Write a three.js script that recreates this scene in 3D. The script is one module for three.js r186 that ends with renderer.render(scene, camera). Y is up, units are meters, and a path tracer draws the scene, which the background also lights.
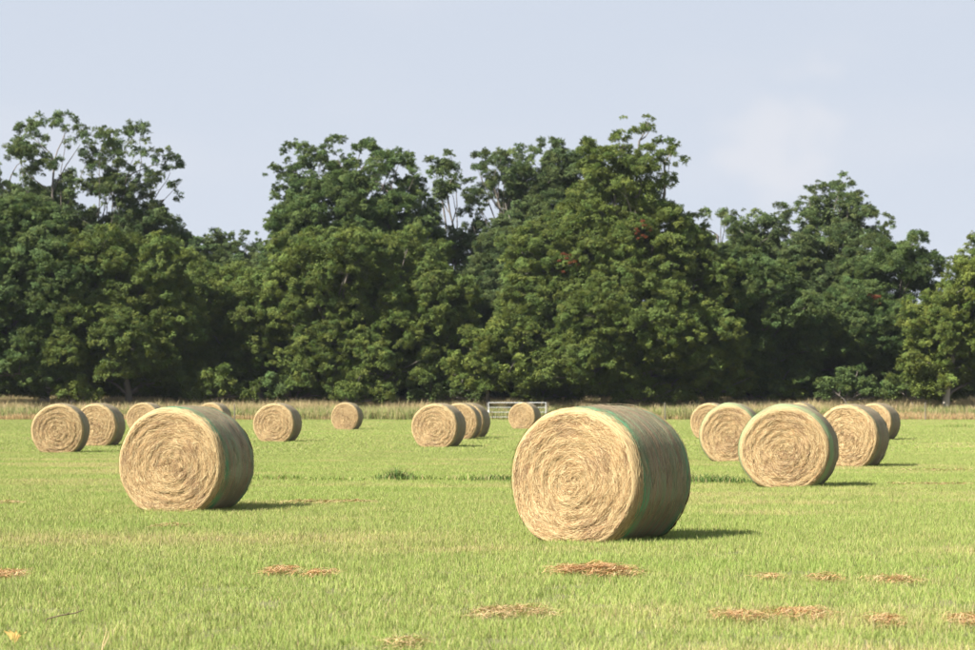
import * as THREE from 'three';
import { ImprovedNoise } from 'three/addons/math/ImprovedNoise.js';

// ---------------------------------------------------------------- camera, sky, sun, exposure
const F = 2400;                 // focal length in photograph pixels (975 wide)
const EYE = 1.65, HORIZON = 401, MID = 487.5;
const scene = new THREE.Scene();
const camera = new THREE.PerspectiveCamera(2 * Math.atan(325 / F) * 180 / Math.PI, 975 / 650, 0.5, 6000);
camera.position.set(0, EYE, 0);
camera.lookAt(0, EYE + 10 * (HORIZON - 325) / F, -10);
camera.focus = 30;
camera.userData.fStop = 4.2;
const renderer = new THREE.WebGLRenderer({ antialias: true });
renderer.setSize(1024, 683);
renderer.toneMapping = THREE.LinearToneMapping;
renderer.toneMappingExposure = 2.75;
renderer.shadowMap.enabled = true;

const SUN = new THREE.Vector3(-0.60, 0.68, 0.43).normalize();
const perlin = new ImprovedNoise();
const noise = (x, y = 0, z = 0) => perlin.noise(x, y, z);
const fbm = (x, y, z, o = 4) => { let s = 0, a = 1, n = 0; for (let i = 0; i < o; i++) { s += a * noise(x, y, z); n += a; a *= 0.5; x *= 2.03; y *= 2.03; z *= 2.03; } return s / n; };
const lerp = THREE.MathUtils.lerp, clamp = THREE.MathUtils.clamp, smooth = THREE.MathUtils.smoothstep;
{
  const W = 2048, H = 1024, data = new Float32Array(W * H * 4);
  const zen = [0.14, 0.178, 0.245], low = [0.256, 0.276, 0.310], cloud = [0.298, 0.300, 0.316];
  for (let j = 0; j < H; j++) {
    const el = ((j + 0.5) / H - 0.5) * Math.PI, y = Math.sin(el);
    const k = 1 - Math.exp(-Math.max(0, y) * 1.3);
    for (let i = 0; i < W; i++) {
      const a = ((i + 0.5) / W - 0.5) * 2 * Math.PI, x = Math.cos(a) * Math.cos(el), z = Math.sin(a) * Math.cos(el), o = (j * W + i) * 4;
      const yy = Math.max(0.03, y);
      let c = fbm(x * 5, yy * 16, z * 5, 5) * 0.5 + 0.5;
      c = smooth(c, 0.48, 0.82) * 0.35;
      const ax = Math.atan2(x, -z) - 0.122, ay = Math.asin(y) - 0.105;      // the faint cloud above the trees
      const wisp = fbm(ax * 22 + 3, ay * 34, 1.7, 5) * 0.075;
      c = Math.max(c, 0.6 * smooth(0.040 - Math.hypot(ax * 1.25 + wisp, ay + wisp * 0.7), 0, 0.03));
      for (let n = 0; n < 3; n++) data[o + n] = lerp(lerp(low[n], zen[n], k), cloud[n], y > 0 ? c : 0);
      data[o + 3] = 1;
    }
  }
  const sky = new THREE.DataTexture(data, W, H, THREE.RGBAFormat, THREE.FloatType);
  sky.mapping = THREE.EquirectangularReflectionMapping;
  sky.magFilter = THREE.LinearFilter; sky.needsUpdate = true;
  scene.background = sky; scene.environment = sky;
}
const sun = new THREE.DirectionalLight(new THREE.Color(1.0, 0.95, 0.86), 4.6);
sun.position.copy(SUN).multiplyScalar(400); sun.target.position.set(0, 0, -120);
sun.position.add(sun.target.position);
sun.castShadow = true; sun.shadow.mapSize.set(4096, 4096);
Object.assign(sun.shadow.camera, { left: -180, right: 180, top: 180, bottom: -180, near: 1, far: 900 });
scene.add(sun, sun.target);

// ---------------------------------------------------------------- helpers
const rng = (seed) => { let s = seed | 0; return () => { s = (s + 0x6d2b79f5) | 0; let t = Math.imul(s ^ (s >>> 15), 1 | s); t = (t + Math.imul(t ^ (t >>> 7), 61 | t)) ^ t; return ((t ^ (t >>> 14)) >>> 0) / 4294967296; }; };
const V = (x, y, z) => new THREE.Vector3(x, y, z);
const rise = (d) => 0.75 * smooth(d, 199, 232);
const ground = (x, z) => rise(-z) + 0.012 * noise(x * 0.4, 0.3, z * 0.4);
const at = (px, py, d) => V((px - MID) / F * d, EYE + (HORIZON - py) / F * d, -d);
const depthOf = (py, h = 0) => F * (EYE - h) / (py - HORIZON);
const onGround = (px, py, h = 0) => { const d = depthOf(py, h), x = (px - MID) / F * d; return V(x, ground(x, -d), -d); };
const taken = {};
const numbered = (n) => { const k = taken[n] = (taken[n] ?? -1) + 1; return k ? n + '_' + String(k).padStart(3, '0') : n; };
function shadows(o) { o.traverse((m) => { if (m.isMesh) { m.castShadow = true; m.receiveShadow = true; } }); return o; }
function top(o, name, userData) { o.name = numbered(name); Object.assign(o.userData, userData); scene.add(shadows(o)); return o; }
function part(parent, name, geometry, material, label) { const m = new THREE.Mesh(geometry, material); m.name = name; if (label) m.userData.label = label; parent.add(m); return m; }

class Faces {            // triangles with a colour for each piece
  constructor() { this.p = []; this.c = []; this.i = []; }
  vert(v, c) { this.p.push(v.x, v.y, v.z); this.c.push(c[0], c[1], c[2]); return this.p.length / 3 - 1; }
  strip(pts, widths, side, c) {     // a ribbon along pts; side(i) gives its across direction
    let a, b;
    for (let i = 0; i < pts.length; i++) {
      const w = widths[i] / 2, s = side(i);
      if (w < 1e-5) { const t = this.vert(pts[i], c); if (i) this.i.push(a, b, t); return; }
      const l = this.vert(V(pts[i].x - s.x * w, pts[i].y - s.y * w, pts[i].z - s.z * w), c), r = this.vert(V(pts[i].x + s.x * w, pts[i].y + s.y * w, pts[i].z + s.z * w), c);
      if (i) this.i.push(a, b, r, a, r, l);
      a = l; b = r;
    }
  }
  tube(pts, radii, sides, c) {      // a tapered limb
    let prev = null; const t = V(0, 0, 0), u = V(0, 0, 0), w = V(0, 0, 0);
    for (let i = 0; i < pts.length; i++) {
      t.subVectors(pts[Math.min(i + 1, pts.length - 1)], pts[Math.max(i - 1, 0)]).normalize();
      u.set(0, 0, 1); if (Math.abs(t.z) > 0.9) u.set(1, 0, 0);
      w.crossVectors(t, u).normalize(); u.crossVectors(w, t).normalize();
      const ring = [];
      for (let k = 0; k < sides; k++) { const a = k / sides * 2 * Math.PI; ring.push(this.vert(pts[i].clone().addScaledVector(w, Math.cos(a) * radii[i]).addScaledVector(u, Math.sin(a) * radii[i]), c)); }
      if (prev) for (let k = 0; k < sides; k++) { const k2 = (k + 1) % sides; this.i.push(prev[k], prev[k2], ring[k2], prev[k], ring[k2], ring[k]); }
      prev = ring;
    }
  }
  build() {
    const g = new THREE.BufferGeometry();
    g.setAttribute('position', new THREE.Float32BufferAttribute(this.p, 3));
    g.setAttribute('color', new THREE.Float32BufferAttribute(this.c, 3));
    g.setIndex(this.i); g.computeVertexNormals();
    return g;
  }
}
const tint = (c, r, amount) => { const k = 1 + (r() - 0.5) * 2 * amount, h = (r() - 0.5) * amount * 0.5; return [c[0] * k * (1 + h), c[1] * k, c[2] * k * (1 - h)]; };
const pick = (list, r) => { let t = r() * list.reduce((s, e) => s + e[0], 0); for (const e of list) { t -= e[0]; if (t <= 0) return e[1]; } return list[0][1]; };
function copies(geometry, material, list, name) {       // list of { m: Matrix4, c: [r, g, b] }
  const o = new THREE.InstancedMesh(geometry, material, list.length); o.name = name;
  const col = new THREE.Color();
  list.forEach((e, i) => { o.setMatrixAt(i, e.m); o.setColorAt(i, col.setRGB(...e.c)); });
  return o;
}
const place = (x, y, z, turn, sx, sy = sx, sz = sx, tx = 0, tz = 0) => new THREE.Matrix4().compose(V(x, y, z), new THREE.Quaternion().setFromEuler(new THREE.Euler(tx, turn, tz, 'YXZ')), V(sx, sy, sz));

const M = {
  soil: new THREE.MeshStandardMaterial({ color: new THREE.Color(0.13, 0.125, 0.045), roughness: 1 }),
  grass: new THREE.MeshPhysicalMaterial({ vertexColors: true, roughness: 0.75, side: THREE.DoubleSide, transmission: 0.35, thickness: 0, specularIntensity: 0.35 }),
  leaf: new THREE.MeshPhysicalMaterial({ vertexColors: true, roughness: 0.7, side: THREE.DoubleSide, transmission: 0.3, thickness: 0, specularIntensity: 0.35 }),
  bark: new THREE.MeshStandardMaterial({ vertexColors: true, roughness: 0.95 }),
  straw: new THREE.MeshStandardMaterial({ vertexColors: true, roughness: 0.85, side: THREE.DoubleSide }),
  white: new THREE.MeshStandardMaterial({ color: new THREE.Color(0.50, 0.51, 0.50), roughness: 0.5 }),
  post: new THREE.MeshStandardMaterial({ color: new THREE.Color(0.16, 0.14, 0.11), roughness: 0.9 }),
};

// ---------------------------------------------------------------- ground
{
  const P = [], I = [], zs = [20, 0, -10], xs = [];
  for (let d = 14; d < 200; d += 3) zs.push(-d);
  for (let d = 200; d <= 236; d += 3) zs.push(-d);
  zs.push(-260, -300, -400, -600, -1200, -3500);
  for (const x of [-3500, -800, -300, -150]) xs.push(x);
  for (let x = -75; x <= 75; x += 3) xs.push(x);
  for (const x of [150, 300, 800, 3500]) xs.push(x);
  for (const z of zs) for (const x of xs) P.push(x, ground(x, z) - 0.004, z);
  const n = xs.length;
  for (let j = 0; j + 1 < zs.length; j++) for (let i = 0; i + 1 < n; i++) { const a = j * n + i; I.push(a, a + 1, a + n + 1, a, a + n + 1, a + n); }
  const g = new THREE.BufferGeometry();
  g.setAttribute('position', new THREE.Float32BufferAttribute(P, 3)); g.setIndex(I); g.computeVertexNormals();
  top(new THREE.Mesh(g, M.soil), 'field_ground', { kind: 'structure', label: 'flat mown hay field reaching to the tree line', category: 'ground' });
}

// ---------------------------------------------------------------- short grass of the mown field
const GREENS = [[6, [0.288, 0.352, 0.088]], [4, [0.342, 0.388, 0.116]], [2, [0.208, 0.290, 0.066]], [1.8, [0.42, 0.395, 0.18]], [0.7, [0.42, 0.33, 0.17]]];
function grassPatch(seed, size, count, hMin, hMax, wMin, wMax, palette, lean = 0.5, seg = 2) {
  const r = rng(seed), f = new Faces();
  for (let k = 0; k < count; k++) {
    const x = (r() - 0.5) * size, z = (r() - 0.5) * size, h = lerp(hMin, hMax, r() * r()), a = r() * 6.283, l = lean * h * (0.2 + r()), w = lerp(wMin, wMax, r());
    const s = V(Math.cos(r() * 6.283), 0, 0); s.z = Math.sqrt(1 - s.x * s.x);
    const dx = Math.cos(a) * l, dz = Math.sin(a) * l, pts = [], ws = [];
    for (let i = 0; i <= seg; i++) { const t = i / seg; pts.push(V(x + dx * t * t, h * (t - 0.12 * t * t), z + dz * t * t)); ws.push(i === seg ? 0 : w * (1 - 0.4 * t)); }
    f.strip(pts, ws, () => s, tint(pick(palette, r), r, 0.16));
  }
  return f.build();
}
const fieldTone = (x, z) => {
  const broad = fbm(x * 0.05, 3, z * 0.03, 3), rows = fbm(x * 0.16, 7, z * 0.4, 4), fine = noise(x * 1.3, 11, z * 1.3);
  const thatch = Math.exp(-(((-z - 28.4) / 1.5) ** 2)) * smooth(1.2 - x, 0, 3) * (0.6 + 1.2 * Math.abs(fine)) + 0.6 * Math.exp(-(((-z - 42) / 1.2) ** 2)) * smooth(x, -2, 8);
  const dry = clamp(smooth(rows + 0.35 * broad + 0.16 * fine, 0.04, 0.42) + thatch, 0, 1.1), lush = smooth(-rows + 0.5 * broad, 0.05, 0.5);
  const k = 1.04 + 0.16 * fine + 0.12 * broad;
  return [k * (1 + 0.30 * dry - 0.10 * lush), k * (1 + 0.05 * dry - 0.03 * lush), k * (1 + 0.42 * dry - 0.16 * lush)];
};
const bale_spots = [];      // filled below, grass keeps out of the bales
{
  const field = new THREE.Group();
  const near = [1, 2, 3, 4].map((s) => grassPatch(s, 0.5, 430, 0.035, 0.135, 0.003, 0.0068, GREENS, 0.38));
  const far = [11, 12, 13].map((s) => grassPatch(s, 1.05, 420, 0.04, 0.14, 0.010, 0.021, GREENS, 0.4));
  const lists = [[], [], [], [], [], [], []], r = rng(99);
  const sweep = (d0, d1, step, first, n) => {
    for (let d = d0; d < d1; d += step) for (let x = -(0.225 * d + 2); x < 0.225 * d + 2; x += step) {
      const X = x + (r() - 0.5) * step, D = d + (r() - 0.5) * step, h = 0.75 + 0.25 * r() + 0.3 * noise(X * 0.7, 5, D * 0.7);
      lists[first + Math.floor(r() * n)].push({ m: place(X, ground(X, -D) - 0.004, -D, r() * 6.283, 1, h, 1), c: fieldTone(X, -D) });
    }
  };
  sweep(13.2, 76, 0.37, 0, 4);
  sweep(76, 206, 0.84, 4, 3);
  [...near, ...far].forEach((g, i) => field.add(copies(g, M.grass, lists[i], 'grass_patch')));
  top(field, 'field_grass', { kind: 'stuff', label: 'short yellow green regrown grass covering the mown field', category: 'grass' });
}

// ---------------------------------------------------------------- tall grass along the far edge
{
  const margin = new THREE.Group(), r = rng(7);
  const kinds = [
    grassPatch(31, 1.6, 260, 0.4, 1.0, 0.015, 0.045, [[4, [0.42, 0.31, 0.16]], [1.5, [0.28, 0.29, 0.10]], [3, [0.44, 0.28, 0.145]]], 0.35, 3),
    grassPatch(32, 1.6, 260, 0.6, 1.4, 0.02, 0.05, [[4, [0.20, 0.25, 0.075]], [3, [0.29, 0.30, 0.10]], [3.5, [0.42, 0.34, 0.18]]], 0.3, 3),
    grassPatch(33, 1.6, 230, 0.8, 1.7, 0.018, 0.045, [[5, [0.44, 0.36, 0.19]], [1.6, [0.26, 0.28, 0.10]], [2.5, [0.46, 0.34, 0.20]]], 0.3, 3),
  ];
  const lists = [[], [], []];
  for (let d = 203; d < 244; d += 1.0) for (let x = -62; x < 62; x += 1.0) {
    const X = x + (r() - 0.5), D = d + (r() - 0.5) * 1.2, n = fbm(X * 0.07, 2, D * 0.12, 3), t = (D - 203) / 18 + n * 0.6;
    const edge = 0.9 * noise(X * 0.15, 4, 0);
    if (D < 204 + edge) continue;
    const k = t < (X > 6 ? 0.26 : 0.12) ? 0 : t < 0.42 ? 1 : 2;
    const s = (k === 0 ? 0.6 : 0.85) + 0.35 * r() + 0.12 * n;
    const g = 0.95 + 0.25 * r();
    lists[k].push({ m: place(X, ground(X, -D) - 0.004, -D, r() * 6.283, 1, s, 1), c: [g, g, g] });
  }
  kinds.forEach((g, i) => margin.add(copies(g, M.grass, lists[i], 'tall_grass_patch')));
  top(margin, 'tall_grass', { kind: 'stuff', label: 'uncut tan and green tall grass strip below the trees', category: 'tall grass' });
}

// ---------------------------------------------------------------- hay bales
const STRAWS = [[5, [0.40, 0.268, 0.125]], [4, [0.475, 0.34, 0.168]], [2.5, [0.30, 0.18, 0.076]], [2.4, [0.53, 0.405, 0.215]], [1.0, [0.20, 0.112, 0.046]]];
const DAMP = [[4, [0.27, 0.165, 0.078]], [3, [0.35, 0.235, 0.12]], [2, [0.18, 0.105, 0.05]], [1.5, [0.44, 0.32, 0.175]]];
const RING = [[5, [0.42, 0.305, 0.15]], [3, [0.49, 0.37, 0.19]], [3, [0.34, 0.23, 0.105]], [1.6, [0.24, 0.15, 0.07]]];
let RF = 0.765, SR = 0.095;
const SZ = 0.30, R = RF + SR, L = 1.5, REST = 0.715;       // radius of the end, shoulder, full radius, length, height of the axis above the ground
const section = (phi, r, seed) => {             // a point of the sagged cross section
  const b = 1 + 0.034 * noise(Math.cos(phi) * 1.1 + seed, Math.sin(phi) * 1.1, seed) + 0.008 * noise(Math.cos(phi) * 4, Math.sin(phi) * 4, seed * 2);
  let x = r * b * Math.cos(phi), y = r * b * Math.sin(phi);
  const floor = -REST, k = 0.11, h = clamp(0.5 + 0.5 * (y - floor) / k, 0, 1);
  y = lerp(floor, y, h) + k * h * (1 - h) * 1.0;
  return [x, Math.max(y, floor + 0.002)];
};
function wrapTexture(seed, green, dye = [0.085, 0.26, 0.115]) {
  const W = 1024, H = 512, a = new Uint8Array(W * H * 4), b = new Uint8Array(W * H * 4), r = rng(seed);
  const thread = new Float32Array(H), thread2 = new Float32Array(H);
  for (let j = 0; j < H; j++) { thread[j] = r(); thread2[j] = r(); }
  for (let j = 0; j < H; j++) for (let i = 0; i < W; i++) {
    const u = i / W, v = j / H, cx = Math.cos(u * 6.283), sx = Math.sin(u * 6.283), o = (j * W + i) * 4;
    const long = fbm(cx * 2.2 + seed, sx * 2.2, v * 60, 3), blot = fbm(cx * 1.6, sx * 1.6 + seed, v * 4, 3), grit = noise(u * 260, v * 170, seed);
    const e = Math.min(v, 1 - v);
    let g = green * smooth(0.26 - e, 0, 0.1) * smooth(e, 0.05, 0.10) * clamp((green > 1.3 ? 0.8 : 0.5) + 2.2 * long + 1.3 * blot + 0.6 * grit, 0, 1);
    g = Math.max(g, 0.30 * green * clamp(0.3 + 2.0 * noise(cx * 1.1 + 4, sx * 1.1 + seed, v * 22), 0, 1));
    let c = [0.25, 0.18, 0.10];
    const dark = clamp(0.5 + 1.5 * long + 0.6 * grit, 0, 1), pale = smooth(blot + 0.7 * long + 0.4 * thread[j], 0.25, 0.75);
    c = c.map((q, n) => lerp(q, [0.135, 0.09, 0.05][n], dark * 0.7));
    c = c.map((q, n) => lerp(q, [0.40, 0.315, 0.20][n], pale * 0.55));
    c = c.map((q, n) => lerp(q, dye[n], Math.min(1, g * 0.95)));
    const net = (thread2[j] > 0.86 ? 0.25 : 0) * clamp(0.6 + 1.2 * blot, 0, 1);
    c = c.map((q, n) => lerp(q, [0.33, 0.36, 0.25][n], net));
    const tip = smooth(0.075 - e, 0, 0.03) * clamp(0.8 + long, 0, 1);
    c = c.map((q, n) => lerp(q, [0.42, 0.32, 0.145][n] * (0.6 + 0.55 * dark), tip));
    for (let n = 0; n < 3; n++) a[o + n] = Math.round(255 * Math.pow(clamp(c[n], 0, 1), 1 / 2.2));
    const hgt = clamp(0.5 + 0.8 * long + 0.35 * grit + (thread[j] - 0.5) * 0.3, 0, 1);
    b[o] = b[o + 1] = b[o + 2] = Math.round(255 * hgt); a[o + 3] = b[o + 3] = 255;
  }
  return [a, b].map((d, i) => { const t = new THREE.DataTexture(d, W, H); t.magFilter = THREE.LinearFilter; t.wrapS = t.wrapT = THREE.RepeatWrapping; if (!i) t.colorSpace = THREE.SRGBColorSpace; t.needsUpdate = true; return t; });
}
function wrapGeometry(seed) {
  const N = 96, prof = [], P = [], U = [], I = [];
  const z1 = L / 2;
  for (let k = 0; k <= 9; k++) { const a = k / 9 * Math.PI / 2; prof.push([RF + SR * Math.sin(a), z1 - SZ * (1 - Math.cos(a))]); }
  for (let k = 1; k < 18; k++) prof.push([RF + SR + 0.008 * Math.sin(k / 18 * Math.PI), lerp(z1 - SZ, -z1 + SZ, k / 18)]);
  for (let k = 9; k >= 0; k--) { const a = k / 9 * Math.PI / 2; prof.push([RF + SR * Math.sin(a), -z1 + SZ * (1 - Math.cos(a))]); }
  let len = 0; const s = prof.map((p, i) => (len += i ? Math.hypot(p[0] - prof[i - 1][0], p[1] - prof[i - 1][1]) : 0));
  prof.forEach(([r, z], j) => {
    for (let i = 0; i <= N; i++) {
      const phi = i / N * 2 * Math.PI, bump = 0.011 * noise(Math.cos(phi) * 1.5 + seed, Math.sin(phi) * 1.5, z * 5) + 0.009 * noise(Math.cos(phi) * 0.8, seed, z * 14);
      const [x, y] = section(phi, r + bump, seed);
      P.push(x, y + REST, z); U.push(i / N, s[j] / len);
    }
  });
  for (let j = 0; j + 1 < prof.length; j++) for (let i = 0; i < N; i++) { const a = j * (N + 1) + i, b = a + N + 1; I.push(a, b, b + 1, a, b + 1, a + 1); }
  const g = new THREE.BufferGeometry();
  g.setAttribute('position', new THREE.Float32BufferAttribute(P, 3)); g.setAttribute('uv', new THREE.Float32BufferAttribute(U, 2));
  g.setIndex(I); g.computeVertexNormals();
  return g;
}
// one end of a bale: a rough disc of pressed hay with straws wound round the middle
function endGeometry(seed, dir, straws, wide, roll = 1) {
  const r = rng(seed * 31 + dir), f = new Faces(), z0 = dir * (L / 2);
  const relief = (rad, phi) => {
    const turn = rad * 7.5 - phi / 6.283;         // the windings
    const ring = 0.5 + 0.5 * Math.sin(turn * 6.283 + 1.6 * noise(Math.cos(phi) * 2, Math.sin(phi) * 2, seed));
    return 0.012 * ring * smooth(rad, 0.05, 0.3) + 0.030 * fbm(rad * 9 + seed, Math.cos(phi) * 1.8, Math.sin(phi) * 1.8, 3) + 0.012 * Math.cos(rad / RF * 1.5) - 0.015;
  };
  const NA = 96, NR = 34, grid = [];
  for (let j = 0; j <= NR; j++) {
    grid.push([]);
    for (let i = 0; i < NA; i++) {
      const phi = i / NA * 6.2832, rad = RF * j / NR, [x, y] = section(phi, rad, seed), c = tint(pick(STRAWS, r), r, 0.12);
      grid[j].push(f.vert(V(x, y + REST, z0 + dir * (j === NR ? 0 : relief(rad, phi) - 0.006)), c.map((q) => q * 0.9)));
    }
  }
  for (let j = 0; j < NR; j++) for (let i = 0; i < NA; i++) { const k = (i + 1) % NA, a = grid[j][i], b = grid[j][k], c = grid[j + 1][k], d = grid[j + 1][i]; if (dir > 0) f.i.push(a, d, c, a, c, b); else f.i.push(a, c, d, a, b, c); }
  for (let k = 0; k < straws; k++) {
    const rad = RF * 1.02 * Math.sqrt(r()), phi0 = r() * 6.2832, len = 0.05 + 0.15 * r() * r() + 0.05 * r(), w = wide * (0.6 + 0.9 * r());
    const spread = (r() + r() - 1) * (rad < 0.18 ? 1.7 : r() < 0.2 ? 1.6 : 0.75), lift = 0.004 + 0.012 * r() * r(), tip = 0.02 * r() * r();
    const pts = [], n = 3, dphi = len * Math.cos(spread) / Math.max(rad, 0.09), dr = len * Math.sin(spread);
    for (let i = 0; i <= n; i++) {
      const t = i / n, rr = Math.min(Math.abs(rad + dr * (t - 0.5)), RF * 1.03), phi = phi0 + dphi * (t - 0.5), [x, y] = section(phi, rr, seed);
      pts.push(V(x, y + REST, z0 + dir * (relief(rr, phi) + lift + tip * t * t)));
    }
    const tw = r() * 0.9 - 0.45, m = pts[n].clone().sub(pts[0]).normalize(), s = V(-m.y, m.x, 0).normalize(); s.multiplyScalar(Math.cos(tw)); s.z = Math.sin(tw);
    const damp = fbm(pts[0].x * 2.6 + seed * 3, pts[0].y * 2.6, seed, 3) + 0.25 * noise(rad * 14, phi0 * 1.2, seed);
    f.strip(pts, [w * 0.7, w, w * 0.9, w * 0.35], () => s, tint(pick(r() < smooth(damp, 0.02, 0.35) * 0.75 ? DAMP : STRAWS, r), r, 0.16));
  }
  // wisps that roll over the shoulder
  for (let k = 0; k < straws * 0.5; k++) {
    const phi0 = r() * 6.2832, len = 0.06 + 0.2 * r(), a0 = r() * r() * 1.3 * roll, w = wide * (0.6 + 0.8 * r()), up = 0.003 + 0.007 * r() * r();
    const drift = (r() - 0.5) * 0.5, pts = [];
    for (let i = 0; i <= 3; i++) {
      const t = i / 3, a = clamp(a0 + drift * (t - 0.5), -0.1, 1.5), phi = phi0 + len / R * (t - 0.5), rr = RF + (SR + up) * Math.sin(a), [x, y] = section(phi, rr, seed);
      pts.push(V(x, Math.max(y, -REST) + REST, dir * (L / 2 - SZ * (1 - Math.cos(a)) + up * Math.cos(a))));
    }
    const nrm = V(Math.cos(phi0) * Math.sin(a0), Math.sin(phi0) * Math.sin(a0), dir * Math.cos(a0)), tan = V(-Math.sin(phi0), Math.cos(phi0), 0), s = V(0, 0, 0).crossVectors(nrm, tan).normalize();
    f.strip(pts, [w * 0.5, w, w, w * 0.3], () => s, tint(pick(RING, r), r, 0.14));
  }
  return f.build();
}
function fuzzGeometry(seed, count, wide) {      // straws poking through the wrap
  const r = rng(seed), f = new Faces();
  const C = [[3, [0.33, 0.24, 0.125]], [3, [0.25, 0.18, 0.095]], [1.2, [0.45, 0.35, 0.20]], [2.5, [0.16, 0.11, 0.06]], [1, [0.09, 0.21, 0.095]]];
  for (let k = 0; k < count; k++) {
    const phi0 = -0.6 + r() * 4.35, z = (r() - 0.5) * (L - 0.16), sh = Math.max(0, Math.abs(z) - (L / 2 - SZ)) / SZ, rz = RF + SR * Math.sqrt(1 - sh * sh), len = 0.05 + 0.16 * r() * r(), w = wide * (0.5 + 0.7 * r()), cross = (r() + r() - 1) * 0.6, pts = [], up = 0.012 * r() * r();
    for (let i = 0; i <= 2; i++) { const t = i / 2, phi = phi0 + len * Math.cos(cross) * t / R, [x, y] = section(phi, rz + 0.010 + up * t, seed % 7); pts.push(V(x, y + REST, z + len * Math.sin(cross) * t)); }
    f.strip(pts, [w, w, w * 0.3], () => V(0, 0, 1), tint(pick(C, r), r, 0.15));
  }
  return f.build();
}
const wraps = [[3, 1.1], [5, 1.1], [8, 0.4], [11, 1.5, [0.235, 0.33, 0.145]]].map(([s, g, dye]) => { const [map, bump] = wrapTexture(s, g, dye); map.offset.x = bump.offset.x = -0.15; return new THREE.MeshStandardMaterial({ map, bumpMap: bump, bumpScale: 0.012, roughness: 0.85 }); });
const baleKinds = {};
function bale(kind) {
  const [seed, straws, wide, mat] = { big: [1.7, 20000, 0.0043, 0], left: [4.2, 16000, 0.0048, 1], mid: [6.6, 10000, 0.0062, 3], far: [9.1, 5000, 0.008, 2], farB: [12.4, 5000, 0.008, 2] }[kind];
  [RF, SR] = kind === 'mid' ? [0.735, 0.135] : [0.765, 0.095];
  const k = baleKinds[kind] ??= { wrap: wrapGeometry(seed), front: endGeometry(seed, 1, straws, wide, mat === 3 ? 0.45 : 0.85), back: endGeometry(seed + 0.5, -1, 500, 0.03), fuzz: fuzzGeometry(Math.round(seed * 10), straws / 4, wide) };
  const o = new THREE.Group();
  part(o, 'net_wrap', k.wrap, wraps[mat], 'brown hay under net wrap with green edge bands');
  part(o, 'end_face', k.front, M.straw, 'coiled golden straw end');
  part(o, 'end_face', k.back, M.straw);
  part(o, 'loose_straw', k.fuzz, M.straw).userData.kind = 'stuff';
  return o;
}
// kind, left and right edge of the end face, right edge of the whole bale, foot of the face (photograph pixels), width factor, label
const BALES = [
  ['big', 507, 636, 690, 537, 1, 'largest round hay bale, nearest of all, right of the middle of the field'],
  ['left', 118, 221, 255, 508, 1, 'large round hay bale with dark right side alone in the left foreground'],
  ['mid', 738, 829.5, 837, 485, 1.05, 'round hay bale with green netted rim, front one of the right hand cluster'],
  ['far', 819, 872, 884, 465.5, 1, 'round hay bale half hidden behind the green rimmed bale, on its right'],
  ['mid', 702.5, 754, 760, 460.5, 1.05, 'round hay bale with pale green top, just left of the green rimmed bale'],
  ['farB', 692, 724, 729, 438, 1, 'small round hay bale leftmost of the right hand cluster, partly covered by a nearer bale'],
  ['far', 783, 812, 819, 434, 1, 'hay bale of which only the top peeks above the green rimmed bale'],
  ['far', 857, 888, 897.5, 439, 1, 'small round hay bale rightmost in the field, behind the right hand cluster'],
  ['farB', 411, 457, 466.5, 446, 1.02, 'front bale of the overlapping row of three left of the white gate'],
  ['far', 440, 477.5, 482, 438.5, 1, 'middle bale of the overlapping row of three left of the white gate'],
  ['far', 449, 483, 490.5, 437, 1, 'rearmost bale of the overlapping row of three left of the white gate'],
  ['farB', 508, 534.8, 541, 428.5, 1, 'small far hay bale standing in front of the white gate'],
  ['far', 331, 358.7, 363.5, 429, 1, 'smallest far hay bale alone in the field left of the middle'],
  ['farB', 253, 294, 302.5, 440.7, 1, 'hay bale right behind the large left foreground bale, standing free'],
  ['far', 196, 224, 232, 429.5, 1, 'far hay bale peeking above the right shoulder of the large left foreground bale'],
  ['farB', 126.5, 158, 166, 431, 1, 'far hay bale rising above the left shoulder of the large left foreground bale'],
  ['far', 74, 116.4, 126, 445, 1.02, 'rear bale of the touching pair at the left edge of the field'],
  ['farB', 31.8, 83.6, 90, 451.7, 1.05, 'front bale of the touching pair, leftmost bale in the field'],
];
BALES.forEach(([kind, xl, xr, xs, yb, wide, label], i) => {
  const s = (yb - HORIZON) / (EYE - 0.06), d = F / s, xc = (xl + xr) / 2, alpha = Math.atan((xc - MID) / F);
  const shrink = (xr - xl) / 2 * (1 - d / (d + L)), theta = Math.asin(clamp((xs - xr + shrink) / (L * s * d / (d + L)), 0, 0.9)), turn = -(theta + alpha);
  const o = bale(kind), c = at(xc, HORIZON, d);
  const x = c.x - Math.sin(turn) * L / 2, z = c.z - Math.cos(turn) * L / 2;
  o.position.set(x, ground(x, z) - 0.006, z); o.rotation.y = turn;
  o.scale.set(clamp((xr - xl) / s / Math.cos(theta) / (2 * 0.835), 0.94, 1.08), i === 0 ? 1.03 : 1, 1);
  if (i === 3) {       // a loose end of twine at its foot
    const f = new Faces(); f.strip([V(0.87, 0.42, 0.30), V(0.83, 0.27, 0.38), V(0.75, 0.10, 0.45)], [0.02, 0.02, 0.02], () => V(0, 0, 1), [0.6, 0.57, 0.5]);
    part(o, 'twine', f.build(), M.straw, 'loose pale twine end');
  }
  top(o, 'hay_bale', { label, category: 'hay bale', group: 'round hay bales in the field' });
  bale_spots.push([x, z]);
});

// ---------------------------------------------------------------- hay left lying, weeds, twigs
const LEFT = [[5, [0.47, 0.265, 0.115]], [3, [0.50, 0.33, 0.155]], [1.5, [0.36, 0.19, 0.08]], [1.5, [0.52, 0.40, 0.21]]];
const PALE = [[4, [0.44, 0.30, 0.14]], [3, [0.47, 0.36, 0.185]], [2, [0.38, 0.235, 0.105]]];
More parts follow.
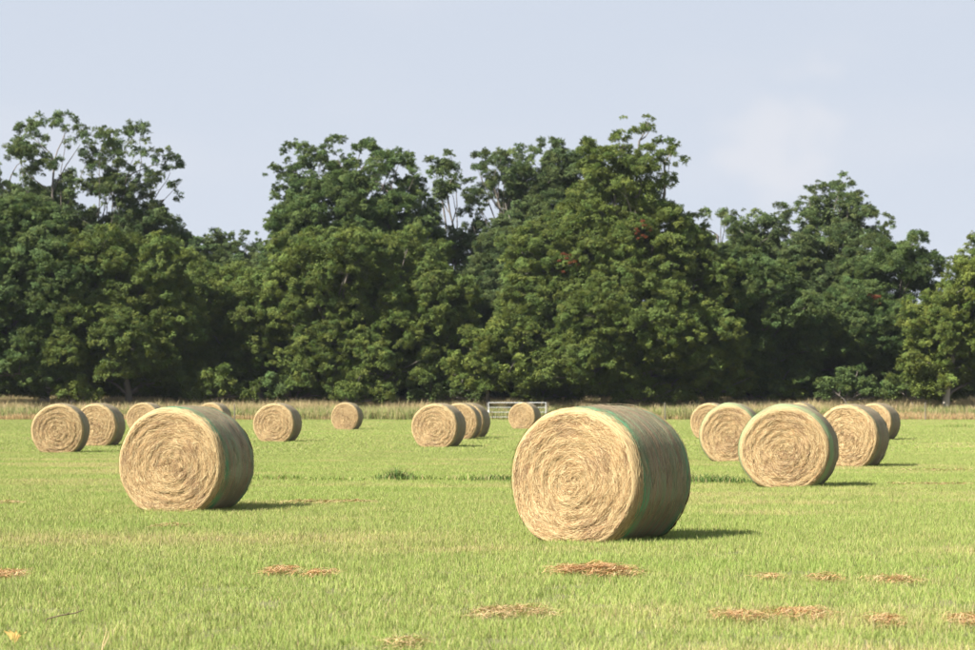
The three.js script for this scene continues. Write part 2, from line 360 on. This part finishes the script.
// left end, right end, height in the picture, thickness in metres, palette, straws, label
[
  [543, 642, 572, 0.085, LEFT, 900, 'long rust brown heap of leftover hay in front of the largest bale'],
  [262, 302, 571, 0.07, LEFT, 420, 'small rust brown hay tuft below the large left foreground bale'],
  [304, 340, 573, 0.03, LEFT, 160, 'thin trail of brown hay right of the small rust brown tuft'],
  [-12, 29, 574, 0.06, LEFT, 420, 'rust brown hay scrap cut by the left edge of the picture'],
  [466, 562, 613, 0.07, PALE, 800, 'long flat tan hay streak in the bottom middle of the field'],
  [708, 768, 616, 0.06, LEFT, 520, 'left end of the long brown hay row at the bottom right'],
  [762, 842, 615, 0.075, LEFT, 850, 'thickest stretch of the long brown hay row at the bottom right'],
  [862, 902, 620, 0.06, LEFT, 380, 'short brown hay tuft right of the long bottom row'],
  [943, 990, 620, 0.06, LEFT, 420, 'brown hay tuft at the bottom right edge of the picture'],
  [757, 784, 577, 0.05, LEFT, 240, 'leftmost scrap of the thin upper hay row at right'],
  [806, 843, 578, 0.05, LEFT, 320, 'second scrap of the thin upper hay row at right'],
  [860, 926, 579, 0.045, LEFT, 420, 'rightmost scrap of the thin upper hay row'],
  [378, 432, 642, 0.035, PALE, 240, 'faint tan hay streak at the very bottom left of the middle'],
  [272, 388, 502, 0.055, PALE, 620, 'long pale hay streak right of the large left foreground bale'],
  [148, 196, 526, 0.04, PALE, 320, 'pale hay patch just below the large left foreground bale'],
  [-15, 30, 502, 0.04, PALE, 260, 'pale hay patch at the left edge level with the left foreground bale'],
  [880, 985, 484, 0.04, PALE, 420, 'pale hay streak at the right edge beyond the right hand cluster'],
  [895, 985, 470, 0.035, PALE, 300, 'faint far hay streak at the right edge behind the pale one'],
].forEach(([x0, x1, py, thick, palette, n, label], i) => {
  const r = rng(500 + i), c = onGround((x0 + x1) / 2, py, 0.03), half = (x1 - x0) / 2 / F * -c.z, deep = 0.3 + thick * 2.5, f = new Faces();
  if (i) thick *= 0.55;
  const wid = clamp(0.0052 * -c.z / 22, 0.0045, 0.02);
  if (i && i !== 2) n *= i > 8 && i < 12 ? 0.36 : 0.48;
  for (let k = 0; k < n; k++) {
    const u = (r() + r() + r() - 1.5) / 1.5, x = half * clamp((r() * 2 - 1) * 0.7 + u * 0.55, -1.15, 1.15), z = (r() + r() - 1) * deep * 1.25 + 0.3 * noise(x * 1.7, i * 3.1, 0), a = (r() - 0.5) * 2.4 + (r() < 0.3 ? 1.4 : 0), len = 0.06 + 0.2 * r();
    const heap = thick * Math.max(0.15, (1 - (x / half) ** 2)) * Math.max(0, 1 - (z / deep) ** 2) * (0.75 + 0.6 * noise(x * 4, i, z * 4)), y = (i ? 0.014 : 0.026) + heap * (0.45 + 0.6 * r()) + 0.03 * r(), tilt = (r() - 0.4) * 0.35, bend = 0.03 * r();
    const dx = Math.cos(a) * len, dz = Math.sin(a) * len, pts = [0, 0.5, 1].map((t) => V(x + dx * (t - 0.5), Math.max(0.02, y + tilt * len * (t - 0.5) + bend * (1 - 4 * (t - 0.5) ** 2)), z + dz * (t - 0.5)));
    const s = V(-dz, 0.9 * len * (r() - 0.3), dx).normalize();
    f.strip(pts, [wid, wid * 1.2, wid * 0.5], () => s, tint(pick(palette, r), r, 0.2));
  }
  // hay fallen to the ground carries the heap
  const base = []; for (let k = 0; k < n * 0.25; k++) { const x = half * (r() * 2 - 1) * 0.9, z = (r() - 0.5) * deep * 1.4, a = r() * 6.28, l = 0.06 + 0.08 * r(); base.push(V(x - Math.cos(a) * l, 0, z - Math.sin(a) * l)); f.strip([V(x - Math.cos(a) * l, 0.003, z - Math.sin(a) * l), V(x, 0.03, z), V(x + Math.cos(a) * l, 0.055, z + Math.sin(a) * l)], [wid, wid, wid * 0.5], () => V(-Math.sin(a), 0, Math.cos(a)), tint(pick(palette, r), r, 0.2)); }
  const m = new THREE.Mesh(f.build(), M.straw); m.position.copy(c);
  top(m, 'hay_scrap', { label, category: 'loose hay', group: 'leftover hay lying in the grass' });
});
[
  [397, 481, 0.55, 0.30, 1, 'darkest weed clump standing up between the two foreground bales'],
  [425, 481, 0.9, 0.16, 0, 'low weed tuft just right of the darkest weed clump'],
  [238, 480, 1.1, 0.20, 0, 'grass tuft just right of the large left foreground bale'],
  [285, 481, 1.0, 0.17, 0, 'low grass tuft between the left foreground bale and the dark weed clump'],
  [335, 482, 1.2, 0.14, 0, 'thin grass tuft left of the darkest weed clump'],
  [470, 481, 1.0, 0.18, 0, 'grass tuft left of the largest bale'],
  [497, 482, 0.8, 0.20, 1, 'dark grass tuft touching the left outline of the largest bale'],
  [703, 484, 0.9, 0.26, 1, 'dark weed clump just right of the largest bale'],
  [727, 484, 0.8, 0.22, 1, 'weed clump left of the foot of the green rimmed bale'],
  [958, 428, 2.2, 0.35, 0, 'grass tuft at the far right edge of the mown field'],
  [150, 446, 1.6, 0.22, 0, 'low grass tuft behind the left foreground bale'],
].forEach(([px, py, wide, h, dark, label], i) => {
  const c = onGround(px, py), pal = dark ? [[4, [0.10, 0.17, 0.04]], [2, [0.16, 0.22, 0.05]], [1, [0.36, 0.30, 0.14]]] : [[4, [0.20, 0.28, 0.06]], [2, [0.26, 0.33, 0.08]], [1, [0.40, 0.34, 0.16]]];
  const r = rng(800 + i), f = new Faces();
  for (let k = 0; k < 340; k++) {
    const x = (r() + r() - 1) * wide, z = (r() + r() - 1) * 0.35, hh = h * (0.35 + 0.75 * r()) * (1 - 0.6 * Math.abs(x) / wide), a = r() * 6.28, l = hh * (0.2 + 0.7 * r()), q = r() * 3.14;
    f.strip([V(x, 0, z), V(x + Math.cos(a) * l * 0.3, hh * 0.6, z + Math.sin(a) * l * 0.3), V(x + Math.cos(a) * l, hh, z + Math.sin(a) * l)], [0.02, 0.018, 0], () => V(Math.cos(q), 0, Math.sin(q)), tint(pick(pal, r), r, 0.2));
  }
  const hub = f.vert(V(0, 0.03, 0), pal[2][1]), rim = []; for (let k = 0; k < 24; k++) { const a = k / 24 * 6.2832; rim.push(f.vert(V(Math.cos(a) * wide * 1.03, 0.001, Math.sin(a) * 0.37), pal[2][1])); }
  for (let k = 0; k < 24; k++) f.i.push(hub, rim[(k + 1) % 24], rim[k]);       // matted roots
  const m = new THREE.Mesh(f.build(), M.grass); m.position.copy(c); m.position.y -= 0.004;
  top(m, 'weed_tuft', { label, category: 'weeds', group: 'taller tufts in the mown field' });
});
{ // small things near the lower left corner
  const stalk = new Faces(); stalk.tube([V(0, 0, 0), V(0.012, 0.09, 0.0), V(0.04, 0.19, 0.01)], [0.006, 0.0045, 0.0015], 6, [0.58, 0.45, 0.22]);
  stalk.strip([V(0.005, 0.05, 0), V(0.045, 0.13, 0.01), V(0.055, 0.17, 0.02)], [0.012, 0.010, 0.001], () => V(1, 0, 0), [0.55, 0.44, 0.22]);
  let o = new THREE.Mesh(stalk.build(), M.straw); o.position.copy(onGround(103, 655)); top(o, 'dry_stalk', { label: 'single upright straw coloured stalk at the bottom left', category: 'dry stalk' });
  const twig = new Faces(); twig.tube([V(-0.14, 0.045, 0.03), V(-0.04, 0.07, 0.0), V(0.06, 0.085, -0.02), V(0.13, 0.11, -0.03)], [0.006, 0.006, 0.005, 0.003], 6, [0.12, 0.09, 0.05]);
  twig.tube([V(0.0, 0.077, -0.01), V(0.05, 0.115, 0.02)], [0.004, 0.002], 5, [0.12, 0.09, 0.05]); twig.tube([V(-0.14, 0.045, 0.03), V(-0.15, 0.0, 0.05)], [0.006, 0.004], 5, [0.12, 0.09, 0.05]);
  o = new THREE.Mesh(twig.build(), M.bark); o.position.copy(onGround(68, 623)); top(o, 'twig', { label: 'dark slanting twig lying on the grass at the lower left', category: 'twig' });
  const leaf = new Faces(); for (let k = 0; k < 5; k++) { const a = k * 0.5 - 0.9; leaf.strip([V(0, 0.0, 0.02), V(Math.sin(a) * 0.04, 0.07, 0), V(Math.sin(a) * 0.1, 0.085 + 0.02 * Math.cos(a), 0.01 * k)], [0.008, 0.035, 0.004], () => V(0.7, 0.5, 0.3), [0.50, 0.33, 0.10]); }
  o = new THREE.Mesh(leaf.build(), M.straw); o.position.copy(onGround(17, 643)); top(o, 'fallen_leaf', { label: 'curled ochre dead leaf at the bottom left corner', category: 'leaf' });
}

// ---------------------------------------------------------------- gate and fence posts
{
  const g = new THREE.Group(), d = 202, a = at(488.5, HORIZON, d), w = (546 - 488.5) / F * d;
  const rod = (x0, y0, x1, y1, rad, name, z = 0) => { const len = Math.hypot(x1 - x0, y1 - y0), m = part(g, name, new THREE.CylinderGeometry(rad, rad, len, 10), M.white); m.position.set((x0 + x1) / 2, (y0 + y1) / 2, z); m.rotation.z = Math.atan2(y1 - y0, x1 - x0) - Math.PI / 2; return m; };
  for (const y of [0.30, 0.70, 1.10]) rod(0.05, y, w - 0.05, y, 0.019, 'rail');
  rod(0.05, 1.50, w - 0.05, 1.50, 0.034, 'top_rail');
  rod(0.02, 0.12, 0.02, 1.54, 0.034, 'upright'); rod(w - 0.02, 0.12, w - 0.02, 1.54, 0.034, 'upright');
  rod(w * 0.5, 0.27, w * 0.5, 1.47, 0.016, 'brace', 0.04);
  const latch = part(g, 'latch', new THREE.CylinderGeometry(0.09, 0.11, 0.22, 10), M.white); latch.position.set(0.02, 0.78, 0.14);
  const hinge = part(g, 'foot_post', new THREE.CylinderGeometry(0.04, 0.045, 1.5, 10), M.post); hinge.position.set(w + 0.11, 0.775, 0);
  const strike = part(g, 'foot_post', new THREE.CylinderGeometry(0.04, 0.045, 1.5, 10), M.post); strike.position.set(-0.11, 0.775, 0);
  g.position.set(a.x, ground(a.x, -d) - 0.01, -d); g.rotation.y = 0.02;
  top(g, 'field_gate', { label: 'white tubular steel field gate at the far edge of the field', category: 'gate' });
}
[[665, 202, 1.45, 'thin fence post in tall grass above the largest bale'], [925, 202, 1.5, 'thin fence post in tall grass near the right edge'], [803, 204, 1.6, 'thin fence post behind the green rimmed bale'], [97, 203, 1.4, 'thin fence post above the pair of bales at left'], [235, 203, 1.35, 'thin fence post right of the left foreground bale in the tall grass']].forEach(([px, d, h, label]) => {
  const c = at(px, HORIZON, d), g = new THREE.Group();
  part(g, 'shaft', new THREE.CylinderGeometry(0.04, 0.05, h, 8), M.post).position.y = h / 2;
  part(g, 'cap', new THREE.SphereGeometry(0.042, 8, 4, 0, 6.2832, 0, 1.57), M.post).position.y = h;
  g.position.set(c.x, ground(c.x, c.z) - 0.01, c.z); g.rotation.z = 0.02;
  top(g, 'fence_post', { label, category: 'fence post', group: 'fence posts along the far edge' });
});

// ---------------------------------------------------------------- trees
function clumpGeometry(seed, leaves, size) {          // a spray of foliage about a metre in radius
  const r = rng(seed), f = new Faces(), shoots = 26, per = Math.round(leaves / shoots);
  for (let s = 0; s < shoots; s++) {
    const a = r() * 6.283, up = -0.45 + 1.35 * r(), flat = Math.sqrt(Math.max(0.05, 1 - up * up)), len = 0.55 + 0.5 * r();
    const dir = V(Math.cos(a) * flat, up * 0.8, Math.sin(a) * flat);
    for (let k = 0; k < per; k++) {
      const t = 0.35 + 0.65 * Math.sqrt(r()), c = dir.clone().multiplyScalar(len * t).add(V((r() - 0.5) * 0.34, -0.22 * t * t + (r() - 0.5) * 0.26, (r() - 0.5) * 0.34));
      const b = r() * 6.283, l = size * (0.7 + 0.7 * r()), droop = 0.3 - 1.5 * r(), ax = V(Math.cos(b), droop, Math.sin(b)).normalize();
      const sd = V(-Math.sin(b), (r() - 0.5) * 2.2, Math.cos(b)).normalize();
      const k1 = tint([1, 1, 1], r, 0.22);
      f.strip([c.clone().addScaledVector(ax, -l / 2), c, c.clone().addScaledVector(ax, l / 2)], [0.0101 * l + 0.004, l * 0.52, 0], () => sd, k1);
    }
  }
  return f.build();
}
const clumps = [21, 22, 23, 24, 25].map((s) => clumpGeometry(s, 468, 0.20));
const limbColor = (r) => { const k = 0.8 + 0.4 * r(); return [0.15 * k, 0.13 * k, 0.11 * k]; };
function branch(f, a, b, r0, r1, r, bow = 0.12) {
  const n = 5, pts = [], rad = [], len = a.distanceTo(b), o = V((r() - 0.5), (r() - 0.2), (r() - 0.5)).multiplyScalar(len * bow);
  for (let i = 0; i <= n; i++) { const t = i / n, k = 4 * t * (1 - t); pts.push(a.clone().lerp(b, t).addScaledVector(o, k).add(i && i < n ? V((r() - 0.5), (r() - 0.5), (r() - 0.5)).multiplyScalar(len * 0.035) : V(0, 0, 0))); rad.push(lerp(r0, r1, t)); }
  f.tube(pts, rad, 6, limbColor(r));
  return pts;
}
// lobes: [px, py, radius px, radius px in height, density]
function tree(name, label, category, trunkPx, d, lobes, green, opt = {}) {
  const seed = opt.seed, r = rng(seed * 77 + 5), s = F / d, base = at(trunkPx, HORIZON, d), gy = ground(base.x, -d), root = new THREE.Group();
  root.position.set(base.x, gy - 0.02, -d);
  const local = (px, py, dz) => { const p = at(px, py, d); return V(p.x - base.x, p.y - gy, dz); };
  for (let x = opt.skirt?.[0]; x <= opt.skirt?.[1]; x += 30) lobes.push([x + 14 * r(), 384 - 24 * r(), 20 + 14 * r(), 22, 0.9, r() < 0.5 ? -4.5 : 0.6]);
  const LB = lobes.map(([px, py, rp, ry = rp * 0.85, den = 1, back]) => { const rad = rp / s; return { c: local(px, py, back ?? (r() - 0.5) * rad * 1.5 + (py < 380 ? 0.8 : 0)), rx: rad, ry: ry / s, rz: rad * 0.9, den }; });
  const highest = Math.max(...LB.map((l) => l.c.y));
  // trunk
  const tf = new Faces(), fork = V((LB[0].c.x) * 0.35, Math.min(highest * 0.42, 8), 0), tr = opt.trunk ?? 0.32, barkC = opt.bark ?? [0.20, 0.175, 0.145];
  const tp = [0, 0.06, 0.3, 0.65, 1].map((t, i) => V(fork.x * t * t + (i % 2 ? 0.12 : 0) * (r() - 0.5), fork.y * t, (r() - 0.5) * 0.25 * t));
  tf.tube(tp, [tr * 1.5, tr * 1.15, tr, tr * 0.85, tr * 0.7], 10, barkC);
  part(root, 'trunk', tf.build(), M.bark);
  const lists = [[], []];
  for (const l of LB) {
    const lf = new Faces();
    const start = l.c.y > fork.y ? fork : tp[2];
    const main = branch(lf, start, l.c.clone().add(V(0, -l.ry * 0.3, 0)), tr * 0.5, 0.09, r);
    const tip = main[main.length - 1];
    const airy = l.den < 0.8, n = Math.max(5, Math.round((airy ? 22 : 12.5) * (l.rx * l.ry) / (3.3 * 3.0) * l.den));
    for (let p = 0; p < n; p++) {
      const y = 1 - 1.75 * (p + 0.5) / n, a = p * 2.39996 + r() * 0.9, fl = Math.sqrt(Math.max(0, 1 - y * y)), k = 0.66 + 0.32 * r();
      const c = l.c.clone().add(V(Math.cos(a) * fl * l.rx * k, y * l.ry * k, Math.sin(a) * fl * l.rz * k)), pr = Math.min(l.rx, l.ry) * (airy ? 0.22 + 0.16 * r() : 0.30 + 0.18 * r());
      if (p % 2 === 0) branch(lf, main[2 + Math.floor(r() * 4)], c, 0.07, 0.02, r, 0.2);
      const m = Math.max(4, Math.round(26 * pr * pr * (0.55 + 0.45 * l.den)));
      const puffTone = 0.88 + 0.24 * r();
      for (let q = 0; q < m; q++) {
        const yy = 1 - 1.32 * r(), aa = r() * 6.283, ff = Math.sqrt(Math.max(0, 1 - yy * yy)), kk = pr * (0.55 + 0.5 * Math.cbrt(r()));
        const P = c.clone().add(V(Math.cos(aa) * ff * kk * 1.08, yy * kk, Math.sin(aa) * ff * kk * 1.15));
        if (noise(P.x * 0.75 + seed, P.y * 0.75, P.z * 0.75) < (airy ? (0.8 - l.den) * 0.6 - 0.12 : -0.28)) continue;
        const sc = (opt.clump ?? 0.48) * (0.6 + 0.7 * r()), g = puffTone * (0.85 + 0.3 * r()), w = (r() - 0.5) * 0.25;
        if (P.y < 0.7) P.y = 0.7 + r() * 0.3;
        lists[r() < 0.5 ? 0 : 1].push({ m: place(P.x, P.y, P.z, r() * 6.283, sc, sc, sc, (r() - 0.5) * 1.2, (r() - 0.5) * 1.2), c: [green[0] * g * (1 + w), green[1] * g, green[2] * g * (1 - w)] });
      }
    }
    // foliage in the depth of dense lobes
    if (l.den > 0.75) for (let q = 0; q < l.rx * l.ry * 3; q++) { const P = l.c.clone().add(V((r() - 0.5) * 1.3 * l.rx, (r() - 0.55) * 1.3 * l.ry, (r() - 0.7) * l.rz)); if (P.y < 0.7) continue; lists[0].push({ m: place(P.x, P.y, P.z, r() * 6.283, 0.95), c: green }); }
    part(root, 'limb', lf.build(), M.bark);
  }
  lists.forEach((list, i) => { const o = copies(clumps[(seed + i * 2) % clumps.length], M.leaf, list, 'crown'); o.userData.kind = 'stuff'; root.add(o); });
  for (const [px, py, rp] of opt.rust ?? []) {           // rust red leaves
    const ff = [], c = local(px, py, Math.max(...LB.map((l) => (Math.hypot((l.c.x - local(px, py, 0).x) / l.rx, (l.c.y - local(px, py, 0).y) / l.ry) < 1 ? l.c.z + l.rz * Math.sqrt(Math.max(0.05, 1 - ((l.c.x - local(px, py, 0).x) / l.rx) ** 2 - ((l.c.y - local(px, py, 0).y) / l.ry) ** 2)) : -2)))), rad = rp / s;
    for (let k = 0; k < 11; k++) ff.push({ m: place(c.x + (r() + r() - 1) * 2.6 * rad, c.y + (r() + r() - 1) * 2.8 * rad, c.z + 0.2 + r() * 0.7, r() * 6.28, 0.16 + 0.16 * r()), c: [0.26, 0.085, 0.035] });
    const o = copies(clumps[0], M.leaf, ff, 'rusty_foliage'); o.userData.label = 'rust red leaf cluster'; o.userData.kind = 'stuff'; root.add(o);
  }
  for (const [px, py, px2, py2] of opt.dead ?? []) {       // bare pale branches in front of the leaves
    const f = new Faces(), z = opt.deadZ ?? 3.2, A = local(px, py, z), B = local(px2, py2, z + 0.6);
    const p = branch(f, A, B, 0.085, 0.03, r, 0.2); const hub = LB.reduce((q, l) => (l.c.distanceTo(A) < q.c.distanceTo(A) ? l : q)).c; branch(f, hub, A, 0.12, 0.085, r);
    for (let k = 0; k < 5; k++) branch(f, p[1 + (k % 4)], p[1 + (k % 4)].clone().add(V((r() - 0.5) * 2, (r() - 0.3) * 1.8, 0.5 * r())), 0.04, 0.012, r);
    f.c = f.c.map((q) => q * 1.9);
    part(root, 'dead_branch', f.build(), M.bark, 'bare pale grey branch');
  }
  return top(root, name, { label, category, group: opt.group ?? 'trees along the far edge of the field' });
}
const G1 = [0.108, 0.160, 0.042], G2 = [0.140, 0.186, 0.037], G3 = [0.118, 0.163, 0.052], G4 = [0.162, 0.206, 0.038];
// the rear trees
tree('broadleaf_tree', 'tall airy tree at the left with sky showing through its rounded top', 'tree', 95, 238, [[58, 152, 46, 36, 0.5], [130, 168, 46, 40, 0.5], [10, 178, 38, 32, 0.55], [165, 192, 24, 28, 0.5], [95, 215, 62, 42, 0.68], [30, 228, 50, 40, 0.85], [150, 235, 36, 30, 0.8], [105, 300, 90, 70, 0.9]], G3, { seed: 1, trunk: 0.38 });
tree('broadleaf_tree', 'low tree right of the left group, below the dip in the skyline', 'tree', 232, 236, [[205, 262, 34, 30, 0.8], [240, 262, 36, 30, 0.75], [272, 268, 26, 28, 0.75], [232, 325, 60, 60, 0.9]], G3, { seed: 2, rust: [[191, 287, 3]] });
tree('broadleaf_tree', 'tall broad tree left of the middle with a loose rounded crown', 'tree', 345, 234, [[312, 180, 44, 38, 0.6], [355, 172, 44, 34, 0.6], [390, 185, 36, 36, 0.62], [420, 200, 28, 32, 0.58], [330, 230, 62, 44, 0.85], [395, 240, 46, 40, 0.85], [350, 310, 90, 70, 0.9]], G1, { seed: 3, trunk: 0.38, dead: [[395, 200, 372, 182]], deadZ: 2.6 });
tree('broadleaf_tree', 'slender tree with a small separate top beside the sky gap left of centre', 'tree', 452, 240, [[443, 164, 17, 13, 0.85], [447, 188, 15, 14, 0.85], [455, 250, 22, 20, 0.85], [455, 262, 30, 36, 0.75], [458, 330, 50, 60, 0.9]], G3, { seed: 4, trunk: 0.15 });
tree('broadleaf_tree', 'tree with flat rounded top in the middle behind the biggest tree', 'tree', 520, 238, [[494, 178, 32, 28, 0.75], [540, 176, 42, 32, 0.8], [575, 190, 34, 36, 0.85], [505, 222, 40, 36, 0.72], [545, 250, 50, 46, 0.85], [520, 325, 70, 70, 0.9]], G3, { seed: 5, trunk: 0.34, dead: [[522, 240, 505, 205]], deadZ: 2.5 });
tree('broadleaf_tree', 'tree with a pointed tuft just right of the tallest crown', 'tree', 735, 236, [[718, 228, 24, 22, 0.7], [748, 236, 30, 28, 0.78], [775, 258, 28, 30, 0.8], [735, 300, 60, 50, 0.9], [740, 350, 70, 50, 0.9]], G3, { seed: 6 });
tree('broadleaf_tree', 'tall tree right of the middle with a ragged dome and gaps of sky', 'tree', 830, 234, [[834, 206, 38, 26, 0.78], [802, 230, 32, 26, 0.7], [858, 232, 30, 28, 0.72], [830, 262, 52, 36, 0.85], [815, 320, 66, 56, 0.9]], G3, { seed: 7, trunk: 0.36, rust: [[868, 298, 5]] });
// the front trees
tree('broadleaf_tree', 'large dark tree at the left edge reaching down to the grass', 'tree', 46, 220, [[15, 240, 52, 42, 1], [-35, 275, 60, 56, 1], [50, 285, 50, 50, 1], [10, 320, 60, 50, 1], [75, 325, 42, 46, 0.9], [20, 365, 60, 34, 0.85]], G1, { seed: 8, skirt: [-30, 90], bark: [0.42, 0.38, 0.32], trunk: 0.42 });
tree('broadleaf_tree', 'rounded bright topped tree in the left group, right of the dark edge tree', 'tree', 130, 218, [[100, 258, 36, 28, 1], [150, 272, 38, 34, 1], [120, 300, 52, 44, 1], [165, 320, 36, 40, 1], [110, 345, 54, 44, 1], [150, 372, 46, 26, 0.85]], G2, { seed: 9, skirt: [100, 185] });
tree('broadleaf_tree', 'drooping tree left of the tall broad tree, above the free standing left bale', 'tree', 262, 224, [[222, 298, 38, 34, 0.95], [262, 312, 40, 38, 1], [225, 345, 44, 36, 1], [275, 358, 42, 36, 1], [190, 352, 34, 36, 0.95]], G2, { seed: 10, skirt: [185, 290], rust: [[300, 270, 4]], dead: [[265, 295, 285, 288]] });
tree('broadleaf_tree', 'dense tree with many drooping masses below the tall broad crown', 'tree', 360, 220, [[305, 262, 36, 30, 0.95], [350, 265, 44, 34, 1], [400, 268, 44, 36, 1], [310, 310, 42, 42, 1], [370, 318, 54, 44, 1], [425, 318, 44, 46, 1], [330, 358, 52, 36, 1], [400, 362, 54, 34, 1]], G2, { seed: 11, skirt: [290, 450], trunk: 0.4 });
tree('broadleaf_tree', 'tallest tree, right of the middle, with a leaning top and wide sunlit front', 'tree', 618, 216, [[640, 133, 24, 21, 0.74], [664, 157, 25, 20, 0.74], [608, 160, 34, 25, 0.82], [636, 180, 32, 28, 0.85], [610, 212, 48, 36, 1], [545, 255, 44, 34, 1], [600, 262, 52, 44, 1], [655, 250, 46, 42, 1], [690, 282, 40, 40, 1], [560, 315, 52, 44, 1], [630, 325, 60, 50, 1], [690, 345, 44, 44, 1], [580, 368, 60, 30, 1]], G2, { seed: 12, skirt: [545, 705], trunk: 0.48, rust: [[568, 263, 5], [640, 232, 3.5]], dead: [[668, 300, 658, 330]] });
tree('broadleaf_tree', 'low light green tree under the sky gap, left of the tallest tree', 'tree', 488, 214, [[488, 345, 28, 24, 1], [515, 352, 30, 26, 1], [470, 372, 30, 22, 1], [500, 378, 36, 20, 1]], G4, { seed: 13, trunk: 0.2 });
tree('broadleaf_tree', 'lower tree between the tallest tree and the ragged dome', 'tree', 752, 221, [[735, 290, 36, 36, 0.95], [770, 305, 36, 36, 0.95], [725, 345, 36, 36, 1], [775, 352, 42, 36, 0.95]], G1, { seed: 14, skirt: [710, 800] });
tree('broadleaf_tree', 'dark tree on the right with an even rounded shoulder', 'tree', 890, 226, [[898, 268, 36, 30, 0.95], [868, 285, 30, 32, 0.9], [915, 300, 28, 34, 0.95], [850, 330, 44, 42, 0.95], [885, 350, 46, 40, 0.95]], G1, { seed: 15, skirt: [820, 905], rust: [[862, 300, 3]] });
tree('broadleaf_tree', 'sunlit tree at the right edge of the picture', 'tree', 945, 214, [[968, 278, 28, 28, 0.95], [995, 275, 34, 34, 1], [930, 322, 30, 30, 1], [970, 325, 46, 40, 1], [945, 362, 40, 28, 1], [1000, 355, 46, 40, 1]], G4, { seed: 16, skirt: [925, 1000], bark: [0.40, 0.36, 0.30] });
// brush at the foot of the trees
[[75, 388, 16, 'bright bush beside the pale trunk at the left', G4], [215, 385, 26, 'bush right of the left tree group', G2], [300, 386, 26, 'bush above the free standing left bale', G1], [355, 388, 22, 'bush at the foot of the dense drooping tree', G2], [440, 386, 24, 'bush left of the white gate', G1], [545, 386, 24, 'light bush just right of the white gate', G2], [640, 386, 26, 'bush at the foot of the tallest tree', G2], [710, 376, 28, 'light green bush right of the tallest tree', G4], [770, 386, 24, 'bush above the green rimmed bale', G2], [850, 384, 26, 'bush below the dark rounded tree', G1], [915, 384, 22, 'bush left of the right edge tree', G2]].forEach(([px, py, rp, label, g], i) =>
  tree('bush', label, 'bush', px, 214 + (i % 3) * 3, [[px - rp * 0.6, py + 3, rp * 0.7, rp * 0.6, 0.85], [px + rp * 0.5, py + 5, rp * 0.7, rp * 0.5, 0.85], [px + rp * 0.1, py - 5, rp * 0.5, rp * 0.6, 0.85], [px + rp * 1.3, py + 8, rp * 0.5, rp * 0.4, 0.85]], g, { seed: 30 + i, trunk: 0.08, clump: 0.5, group: 'bushes at the foot of the trees' }));
// the wood behind
{
  const r = rng(4), list = [];
  for (let k = 0; k < 9000; k++) { const d = 244 + 30 * r(), x = (r() - 0.5) * 150, top_ = 9 + 3.5 * noise(x * 0.08, 3, d * 0.05), y = 0.8 + top_ * r(), g = 0.75 + 0.4 * r(); list.push({ m: place(x, y + rise(d), -d, r() * 6.28, 1.25 + 0.5 * r()), c: [0.10 * g, 0.15 * g, 0.03 * g] }); }
  top(copies(clumps[3], M.leaf, list, 'x'), 'woodland', { kind: 'stuff', label: 'dark wood filling the depth behind the front trees', category: 'woodland' });
}

scene.fog = new THREE.FogExp2(new THREE.Color(0.72, 0.78, 0.88), 0.00006);      // summer haze
renderer.render(scene, camera);
